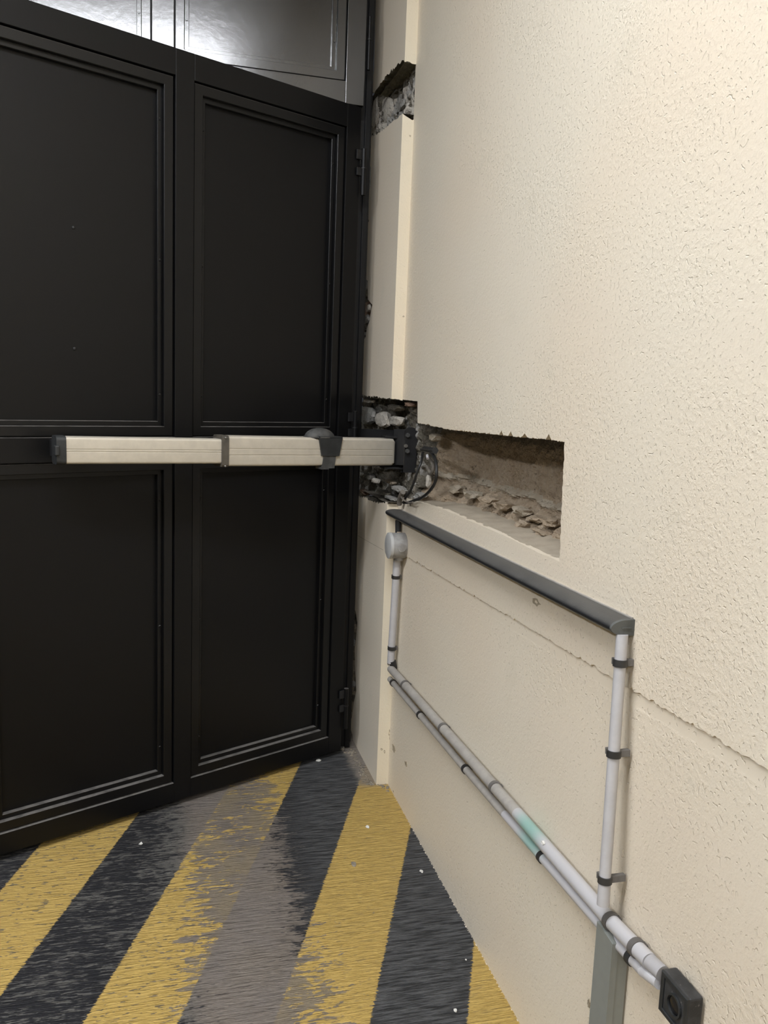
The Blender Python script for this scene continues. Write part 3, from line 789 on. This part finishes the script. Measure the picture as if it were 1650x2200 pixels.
# wall bracket holding the arm
brk = thing('arm_bracket', 'black steel bracket holding the arm inside the broken pilaster', 'bracket', tuple(on_y(775, 930, 2.835)))
def loc(p): return Vector(p) - brk.location
p1 = on_y(768, 921, 2.835); p2 = at_depth(888, 925, 2.70)
def bar_between(name, a, b, h, t, material, parent, bev=.001):
    d = Vector((b.x - a.x, b.y - a.y, 0)); L = d.length; yawb = math.atan2(d.y, d.x)
    M4 = Matrix.Translation(a - parent.location) @ Matrix.Rotation(yawb, 4, 'Z')
    sh = Matrix.Identity(4); sh[2][0] = (b.z - a.z) / L
    return box(name, 0, L, 0, t, -h, 0, material, parent, bev, M4 @ sh)
bar_between('back_plate', p1, p2, .045, .008, M['blackmatt'], brk)
bar_between('lower_plate', p1 + Vector((0, 0, -.075)), p2 + Vector((-.01, 0, -.075)), .05, .008, M['blackmatt'], brk)
s0 = at_depth(846, 922, 2.66); s1 = at_depth(892, 922, 2.60)
bar_between('side_plate', s0, s1, .115, .008, M['blackmatt'], brk)
# upright tab with rounded head
q0 = at_depth(883, 926, 2.575)
bm = bmesh.new(); R_ = .0195; out = []
for k in range(13): t = math.pi * k / 12; out.append((math.cos(t) * R_, math.sin(t) * R_ * .8))
out += [(-R_, -.125), (R_, -.125)]
f = [bm.verts.new(loc(q0) + Vector((x, -.005, z - .004))) for x, z in out]; bk = [bm.verts.new(loc(q0) + Vector((x, .005, z - .004))) for x, z in out]
bm.faces.new(f); bm.faces.new(bk[::-1]); n = len(out)
for k in range(n): bm.faces.new((f[k], bk[k], bk[(k + 1) % n], f[(k + 1) % n]))
bm_obj('upright_tab', bm, M['blackmatt'], brk)
for (u, v, r) in ((876, 935, .007), (872, 958, .006), (875, 969, .007)):
    p = at_depth(u, v, 2.565); bm = bmesh.new(); bmesh.ops.create_cone(bm, cap_ends=True, segments=6, radius1=r, radius2=r, depth=.008)
    for q in bm.verts: q.co = Vector((q.co.x, q.co.z, q.co.y)) + loc(p)
    bm_obj('bolt', bm, M['steel'] if r < .0065 else M['knob'], brk)
pe = B
for dz in (.047, -.052):   # fork lugs above and below the arm end
    c = loc(pe) + Vector((0.01, .03, dz + .002))
    box('fork_lug', c.x - .045, c.x + .055, c.y - .028, c.y + .035, c.z - .003, c.z + .003, M['blackmatt'], brk, .001)
cc = loc(pe) + Vector((.030, .03, 0)); tube('pivot_pin', [(cc.x, cc.y, cc.z - .065), (cc.x, cc.y, cc.z + .06)], .008, M['blackmatt'], brk)

# ---- wiring in the recess
def wire(name, pts, r, material, label, cat='cable'):
    P_ = spline(pts, 6); o = tube(name, P_, r, material, None, 10); return tag(o, label, cat)
X_ = on_x
wire('loop_cable', [X_(905, 966, .03), X_(922, 968, .0), X_(934, 985, -.015), X_(938, 1010, -.02), X_(935, 1035, -.02), X_(922, 1056, -.02), X_(905, 1070, -.014), X_(893, 1074, -.012), X_(880, 1079, -.012), X_(867, 1080, -.014)], .0042, M['cable'], 'black cable looping down the right side of the wires in the recess')
wire('straight_cable', [X_(908, 972, .02), X_(905, 992, 0), X_(896, 1015, -.012), X_(889, 1037, -.016), X_(880, 1058, -.02), X_(872, 1068, -.022), X_(866, 1080, -.02)], .0036, M['cable'], 'thin black cable running straight down left of the cable loop')
wire('dusty_cable', [X_(916, 980, .025), X_(925, 990, .012), X_(931, 1004, .008), X_(926, 1018, .008), X_(917, 1003, .01), X_(908, 1004, .012)], .005, M['cablegrey'], 'dusty grey cable stub curled inside the recess behind the loop')
t = thing('cable_gland', 'short black clamp the wires come out of at the recess head', 'cable fitting', tuple(X_(925, 966, .0)))
tube('gland_body', [p - t.location for p in (X_(912, 964, .01), X_(934, 968, -.01))], .0075, M['cable'], t, 12)
tube('gland_nut', [p - t.location for p in (X_(929, 967, -.004), X_(935, 968, -.012))], .0095, M['cable'], t, 6)
tube('ferrule', [p - t.location for p in (X_(918, 978, -.004), X_(919, 985, -.006))], .004, M['pvc'], t, 10)
wire('earth_strap', [X_(858, 1084, -.016), X_(859, 1072, -.018), X_(863, 1062, -.018), X_(866, 1057, -.018)], .008, M['cablegrey'], 'frayed grey sleeve standing where the wires meet the rail', 'sleeve')
tie = tube('cable_tie', [X_(862, 1068, -.032), X_(868, 1075, -.030), X_(880, 1081, -.024), X_(887, 1079, -.020)], .0028, M['cablegrey'], None, 8); tag(tie, 'twisted grey cable lying across the foot of the wires', 'cable')

# ================================================================ RAIL (rubber safety edge)
ya, yb = on_x(855, 1092, 0).y - .03, on_x(1362, 1330, 0).y
za, zb = on_x(855, 1092, 0).z - .0125, on_x(1362, 1330, 0).z - .0130
rail = thing('rubber_edge_rail', 'dark rounded rubber rail fixed along the cream wall below the recess', 'rail', (0, (ya + yb) / 2, (za + zb) / 2))
prof = []
for k in range(17):
    t = math.radians(90 + 180 * k / 16); prof.append((-.012 + .030 * math.cos(t), .0132 * math.sin(t)))
prof = [(.0, .0132)] + prof + [(.0, -.0132)]
bm = bmesh.new(); rings = []
NR = 24
for i in range(NR + 1):
    y = yb + (ya - yb) * i / NR; z = zb + (za - zb) * i / NR
    rings.append([bm.verts.new(Vector((x, y + (.028 * (-x / .042) if i == NR else (-.0 * x if i else .0)), z + q)) - rail.location) for x, q in prof])
n = len(prof)
for a, b in zip(rings, rings[1:]):
    for k in range(n - 1): bm.faces.new((a[k], a[k + 1], b[k + 1], b[k]))
bm.faces.new(rings[0]); bm.faces.new(rings[-1])
shade_auto(bm_obj('rubber_profile', bm, M['rubber'], rail))
bm = bmesh.new(); f = [bm.verts.new(Vector((x * .98, yb - .004, zb + q * .97)) - rail.location) for x, q in prof]; bk = [bm.verts.new(Vector((x, yb + .001, zb + q * 1.02)) - rail.location) for x, q in prof]
bm.faces.new(f); 
for k in range(n - 1): bm.faces.new((f[k], bk[k], bk[k + 1], f[k + 1]))
add_box(bm, -.022, -.006, yb - .0055, yb - .004, zb - .001, zb + .001, 0, Matrix.Translation(-rail.location))
bm_obj('end_cap', bm, M['cap'], rail)
fs_ = box('fixing_strip', -.0035, .0, yb + .002 - rail.location.y, ya - rail.location.y - .01, -.0140, .0152, M['pvcdust'], rail)
fs_.data.transform(Matrix(((1, 0, 0, 0), (0, 1, 0, 0), (0, (za - zb) / (ya - yb), 1, 0), (0, 0, 0, 1))))

# ================================================================ CONDUITS
def clip(parent, c, d, r, material, block=True, wid=.011):
    """saddle clip: ring round the pipe plus a foot reaching the wall"""
    d = Vector(d).normalized(); L = parent.location; c = Vector(c)
    k = tube('clip', [c - d * wid / 2 - L, c + d * wid / 2 - L], r + .0022, material, parent, 20)
    bm = bmesh.new()
    side = d.cross(Vector((1, 0, 0))).normalized()
    if side.y < 0: side = -side
    M4 = Matrix.Translation(c - L) @ Matrix((( 1, 0, 0, 0), (0, d.y, side.y, 0), (0, d.z, side.z, 0), (0, 0, 0, 1)))
    x1 = -c.x - .0005
    add_box(bm, -.002, x1, -wid / 2, wid / 2, -r * .45, r * .45, .0005, M4)
    if block: add_box(bm, -.006, .008, -wid / 2, wid / 2, r - .001, r + .0075, .001, M4)
    bm_obj('clip_foot', bm, M['clipgrey'], k)
    return k
def pipe(name, label, pts, r, material, clips, cm='clip', ends=None):
    t = thing(name, label, 'conduit', tuple(pts[0]), 0, 'upright conduits on the wall')
    o = tube('pipe', [Vector(p) - t.location for p in pts], r, material, t, 20)
    for (c, d, mt) in clips: clip(t, c, d, r, M[mt])
    return t
# left upright
XL = -.018
P0, P1 = on_x(853.5, 1196, XL), on_x(839.5, 1424, XL)
dd = P1 - P0
pipe('upright_conduit', 'short grey plastic conduit dropping from the round junction box', [P0, P1], .0118, M['pvc'],
     [(on_x(850.5, 1239, XL), dd, 'clip'), (on_x(842, 1392, XL), dd, 'clip')])
# right upright, standing off the wall, ends in front of the sloping run
P0, P1 = on_x(1336.8, 1363, -.020), on_x(1295.5, 1944, -.037)
XRf = lambda v: -.020 - .017 * (v - 1352) / 592
dd = P1 - P0
tall = pipe('upright_conduit', 'tall grey plastic conduit running down from the near end of the rail', [P0, P1], .0094, M['pvc'],
     [(on_x(1332.5, 1424, XRf(1424)), dd, 'clip'), (on_x(1318.5, 1619, XRf(1619)), dd, 'clip'), (on_x(1299.5, 1889, XRf(1889)), dd, 'clip')])
tb = tube('pipe_end_socket', [P1 - dd.normalized() * .035 - tall.location, P1 - tall.location], .0100, M['pvc'], tall, 20)
# sloping runs
def run(name, label, us, X, r, clips, split=None):
    P_ = [on_x(u, v, X) for u, v in us]
    t = thing(name, label, 'conduit', tuple(P_[0]), 0, 'sloping conduits on the wall')
    for k, (a, b) in enumerate(zip(P_, P_[1:])):
        pass
    k = split or 2
    tube('dusty_length', [p - t.location for p in P_[:k + 1]], r, M['pvcdust'], t, 20)['label'] = 'dusty far length'
    tube('clean_length', [p - t.location for p in P_[k:]], r * 1.01, M['pvc'], t, 20)['label'] = 'clean near length'
    for (u, v, mt) in clips:
        c = on_x(u, v, X); c2 = on_x(u + 8, v + 9.3, X); d = None
        for a, b in zip(P_, P_[1:]):
            if min(a.y, b.y) - .02 <= c.y <= max(a.y, b.y) + .02:
                d = b - a; tt = (c.y - a.y) / (b.y - a.y); c = a.lerp(b, tt); break
        if d is None: d = P_[-1] - P_[-2]
        clip(t, c, d, r, M[mt], False)
    return t, P_
XU, XD = -.017, -.0155
ru, PU = run('sloping_conduit', 'upper and thicker of the two sloping grey conduits', [(840, 1437), (1016, 1637), (1112, 1748), (1307, 1973), (1396, 2066)], XU, .0125,
    [(871, 1473, 'clipgrey'), (953, 1563, 'clipgrey'), (1064, 1690, 'clipgrey'), (1313, 1978, 'clipgrey'), (1368, 2038, 'clipgrey')])
rl, PL = run('sloping_conduit', 'lower and thinner of the two sloping grey conduits', [(838, 1459), (990, 1640), (1085, 1750), (1281, 1975), (1340, 2040), (1382, 2085)], XD, .0092,
    [(845, 1469, 'clip'), (903, 1538, 'clip'), (1001, 1652, 'clip'), (1165, 1842, 'clip'), (1357, 2058, 'clip')])
# faded turquoise spray marks around both runs
def stain(m_src, c):
    m = m_src.copy(); return m
for o in (ru, rl):
    for ch in o.children:
        if ch.name.startswith('clean_length'):
            mm, nt, b = mat('pvc_with_green_tint'); g = NT(nt); P = g.geo()
            cen = on_x(1140, 1788, -.02); dn = g.new('ShaderNodeVectorMath', operation='DISTANCE'); g.put(dn.inputs[0], P); dn.inputs[1].default_value = cen
            f = g.ramp(dn.outputs['Value'], .015, .075, .8, 0)
            g.put(b.inputs['Base Color'], g.mix(f, (.50, .49, .50, 1), (.22, .42, .36, 1))); b.inputs['Roughness'].default_value = .4
            ch.data.materials[0] = mm
# corrugated ends
def corrugated(parent, a, b, r, name='flexible_end'):
    pts = []; rad = []; N = 8
    for i in range(N * 4 + 1):
        t = i / (N * 4); pts.append(a.lerp(b, t) - parent.location); rad.append(r * (1 + .13 * math.cos(i * math.pi / 2)))
    tube(name, pts, r, M['pvc'], parent, 18, rad)
corrugated(ru, PU[-1], on_x(1424, 2092, XU + .004), .0105)
corrugated(rl, PL[-1], on_x(1418, 2112, XD), .0085)
scar(1165, 1811, 5, 4, -.0285, None, 77, 'chip').name = 'paint_splash'
ps = bpy.data.objects['paint_splash']; tag(ps, 'white paint splash on the upper sloping conduit beside the green tint', 'paint splash')

# elbow / dirt box where the left upright meets the slope
eb = thing('broken_elbow', 'broken black elbow under the short upright conduit', 'conduit fitting', tuple(on_x(842, 1426, -.01)))
bm = bmesh.new(); add_tube(bm, [on_x(843, 1420, -.014) - eb.location, on_x(846, 1437, -.008) - eb.location], .0115, 12)
bm_obj('elbow_stub', bm, M['cable'], eb)
rock('torn_flap', on_x(834, 1427, -.018) - eb.location, (.002, .010, .003), M['cablegrey'], eb, 9)

# ---- junction box
JX = on_x(850, 1171, -.02)
Rj = .040
jc = Vector((0, on_x(861, 1172, -.012).y, on_x(861, 1172, -.012).z))
jb = thing('junction_box', 'round grey plastic junction box on the wall under the rail', 'junction box', (0, jc.y, jc.z))
tube('body', [(-.0005, 0, 0), (-.043, 0, 0), (-.046, 0, 0)], Rj, M['boxgrey'], jb, 36, [Rj, Rj, Rj - .001])
bm = bmesh.new(); add_tube(bm, [(-.044, 0, 0), (-.0525, 0, 0), (-.054, 0, 0)], Rj, 36, True, [Rj + .0012, Rj + .0005, Rj - .003])
shade_auto(bm_obj('lid', bm, M['lid'], jb))
k = tube('knockout', [(-.020, -Rj * .97, .0), (-.020, -Rj - .003, .0)], .0125, M['boxgrey'], jb, 20)
tube('knockout_centre', [(-.020, -Rj - .0025, .0), (-.020, -Rj - .0042, .0)], .006, M['boxgrey'], k, 16)
tube('socket', [(-.018, -.002, -Rj + .006), (-.018, -.002, -Rj - .006)], .0135, M['boxgrey'], jb, 18)
# black stub from behind the rail into the box
stub = thing('black_stub', 'black cable stub between the rail and the round junction box', 'cable', tuple(on_x(857, 1112, -.012)))
tube('sleeve', [on_x(856.5, 1104, -.012) - stub.location, on_x(856, 1142, -.012) - stub.location], .0085, M['cable'], stub, 14)
tube('core', [on_x(851, 1118, -.02) - stub.location, on_x(851, 1146, -.02) - stub.location], .003, M['blackmatt'], stub, 8)

# ---- photocell
c00 = on_x(1421, 2083, -.025); c01 = on_x(1479, 2147, -.025)
y_far, y_near = c00.y, c01.y
zt = (c00.z + c01.z) / 2; hgt = .064
pc = thing('photocell', 'black square photocell on the wall at the end of the conduits', 'sensor', (0, (y_far + y_near) / 2, zt - hgt / 2))
hy = (y_far - y_near) / 2; hz = hgt / 2
bm = bmesh.new(); add_box(bm, -.0225, 0, -hy, hy, -hz, hz, .003); bm_obj('case', bm, M['dustblack'], pc)
bm = bmesh.new(); mitred_frame(bm, -hy + .001, hy - .001, -hz + .001, hz - .001, .007, 0, .004, .001)
for v in bm.verts: v.co = Vector((-.0255 + v.co.y, v.co.x, v.co.z))
bm_obj('front_bezel', bm, M['plastic'], pc)
bm = bmesh.new()
NRr = 28; Ro, Ri = .0165, .0135; cy_ = -.002
def ringv(r, x): return [bm.verts.new((x, cy_ + r * math.cos(2 * math.pi * k / NRr), r * math.sin(2 * math.pi * k / NRr))) for k in range(NRr)]
rs = [ringv(Ro, -.0235), ringv(Ro, -.0262), ringv(Ri, -.0262), ringv(Ri, -.0232)]
for a, b in zip(rs, rs[1:]):
    for k in range(NRr): bm.faces.new((a[k], a[(k + 1) % NRr], b[(k + 1) % NRr], b[k]))
bm_obj('lens_rim', bm, M['plastic'], pc)
bm = bmesh.new(); bmesh.ops.create_uvsphere(bm, u_segments=24, v_segments=12, radius=.0130)
for v in bm.verts: v.co = Vector((-.0232 + v.co.x * .12, v.co.y + cy_, v.co.z))
bm_obj('lens', bm, simple('dark_lens', (.006, .006, .007), .12), pc, True)

# ---- grey trunking below the conduits
tr1 = on_x(1316, 2020, -.030); tr0 = on_x(1283, 1990, -.030)
y1_, y0_ = tr0.y, tr1.y
trk = thing('cable_trunking', 'flat grey cable trunking rising from the floor to the sloping conduits', 'trunking', (0, (y0_ + y1_) / 2, 0))
hw = (y1_ - y0_) / 2
bm = bmesh.new(); ztop = on_x(1300, 2003, -.030).z
vs_ = [bm.verts.new(p) for p in [(-.028, -hw, 0), (-.028, hw, 0), (-.028, hw, ztop + .003), (-.028, -hw, ztop - .003), (0, -hw, 0), (0, hw, 0), (0, hw, ztop + .0), (0, -hw, ztop - .006)]]
for f in ((0, 1, 2, 3), (4, 7, 6, 5), (0, 3, 7, 4), (1, 5, 6, 2), (3, 2, 6, 7), (0, 4, 5, 1)): bm.faces.new([vs_[i] for i in f])
bm_obj('base_channel', bm, M['trunk'], trk)
bm = bmesh.new()
vs_ = [bm.verts.new(p) for p in [(-.0302, -hw - .0012, .0), (-.0302, hw + .0012, 0), (-.0302, hw + .0012, ztop + .002), (-.0302, -hw - .0012, ztop - .004), (-.019, -hw - .0012, .0), (-.019, hw + .0012, 0), (-.019, hw + .0012, ztop + .002), (-.019, -hw - .0012, ztop - .004)]]
for f in ((0, 1, 2, 3), (0, 3, 7, 4), (1, 5, 6, 2), (3, 2, 6, 7)): bm.faces.new([vs_[i] for i in f])
bm_obj('snap_lid', bm, M['trunk'], trk)

# ================================================================ SMALL DEBRIS
def chip(u, v, s, label, material='chip', seed=1, name='paint_chip', cat='paint chip', z=.0012):
    p = on_floor(u, v, z); rnd = random.Random(seed); bm = bmesh.new(); n = 9
    ring = [Vector((math.cos(2 * math.pi * k / n) * s * rnd.uniform(.5, 1.2), math.sin(2 * math.pi * k / n) * s * 1.3 * rnd.uniform(.5, 1.2), rnd.uniform(0, .0015))) + p for k in range(n)]
    top = [bm.verts.new(q + Vector((0, 0, .0012))) for q in ring]; bot = [bm.verts.new(q) for q in ring]
    bm.faces.new(top); bm.faces.new(bot[::-1])
    for k in range(n): bm.faces.new((top[k], bot[k], bot[(k + 1) % n], top[(k + 1) % n]))
    return tag(bm_obj(name, bm, M[material]), label, cat, 'paint chips fallen on the floor')
chip(790, 1777, .007, 'white paint chip on the yellow stripe near the pilaster foot', seed=1)
chip(684, 1634, .009, 'pale paint chip on dark floor beside the gate corner', seed=2)
chip(906, 1873, .006, 'small white paint chip on the dark stripe by the wall', seed=3)
chip(303, 1813, .006, 'white paint chip on the worn black stripe below the gate', seed=4)
chip(978, 2172, .004, 'tiny white paint chip low on the dark stripe by the wall', seed=5)
chip(1001, 2063, .0022, 'white speck against the right edge of the dark stripe', seed=6)
cl = rock('mortar_lump', on_floor(760, 1857) + Vector((0, 0, .001)), (.007, .014, .0022), M['crumb'], None, 4); tag(cl, 'flat brown lump stuck on the right yellow stripe', 'rubble')
cl = rock('plaster_crumb', on_floor(737, 1613) + Vector((0, 0, .004)), (.005, .006, .005), M['crumb'], None, 14); tag(cl, 'pale mortar crumb lying at the gate hinge corner', 'rubble')

# ================================================================ CEILING LAMPS (outside the frame; the upper leaf reflects the near one)
def lamp(loc_, lx_, ly_, power, label):
    t = thing('ceiling_lamp', label, 'ceiling lamp', loc_, 0, 'ceiling lamps over the lane')
    box('housing', -lx_ / 2 - .02, lx_ / 2 + .02, -ly_ / 2 - .02, ly_ / 2 + .02, .0, .05, M['lid'], t)
    box('diffuser', -lx_ / 2, lx_ / 2, -ly_ / 2, ly_ / 2, -.015, -.0005, emit('lamp_light', (.92, .95, 1.0), power), t)
    return t
lamp((-1.15, .60, 3.10), 1.5, .12, LAMP_A, 'bright ceiling lamp mirrored in the upper gate leaf')
lamp((-2.2, -2.6, 3.10), 1.5, .30, LAMP_B, 'ceiling lamp behind the viewer over the lane')
lamp((-3.6, .6, 3.10), .30, 1.5, LAMP_B, 'ceiling lamp far to the left over the lane')
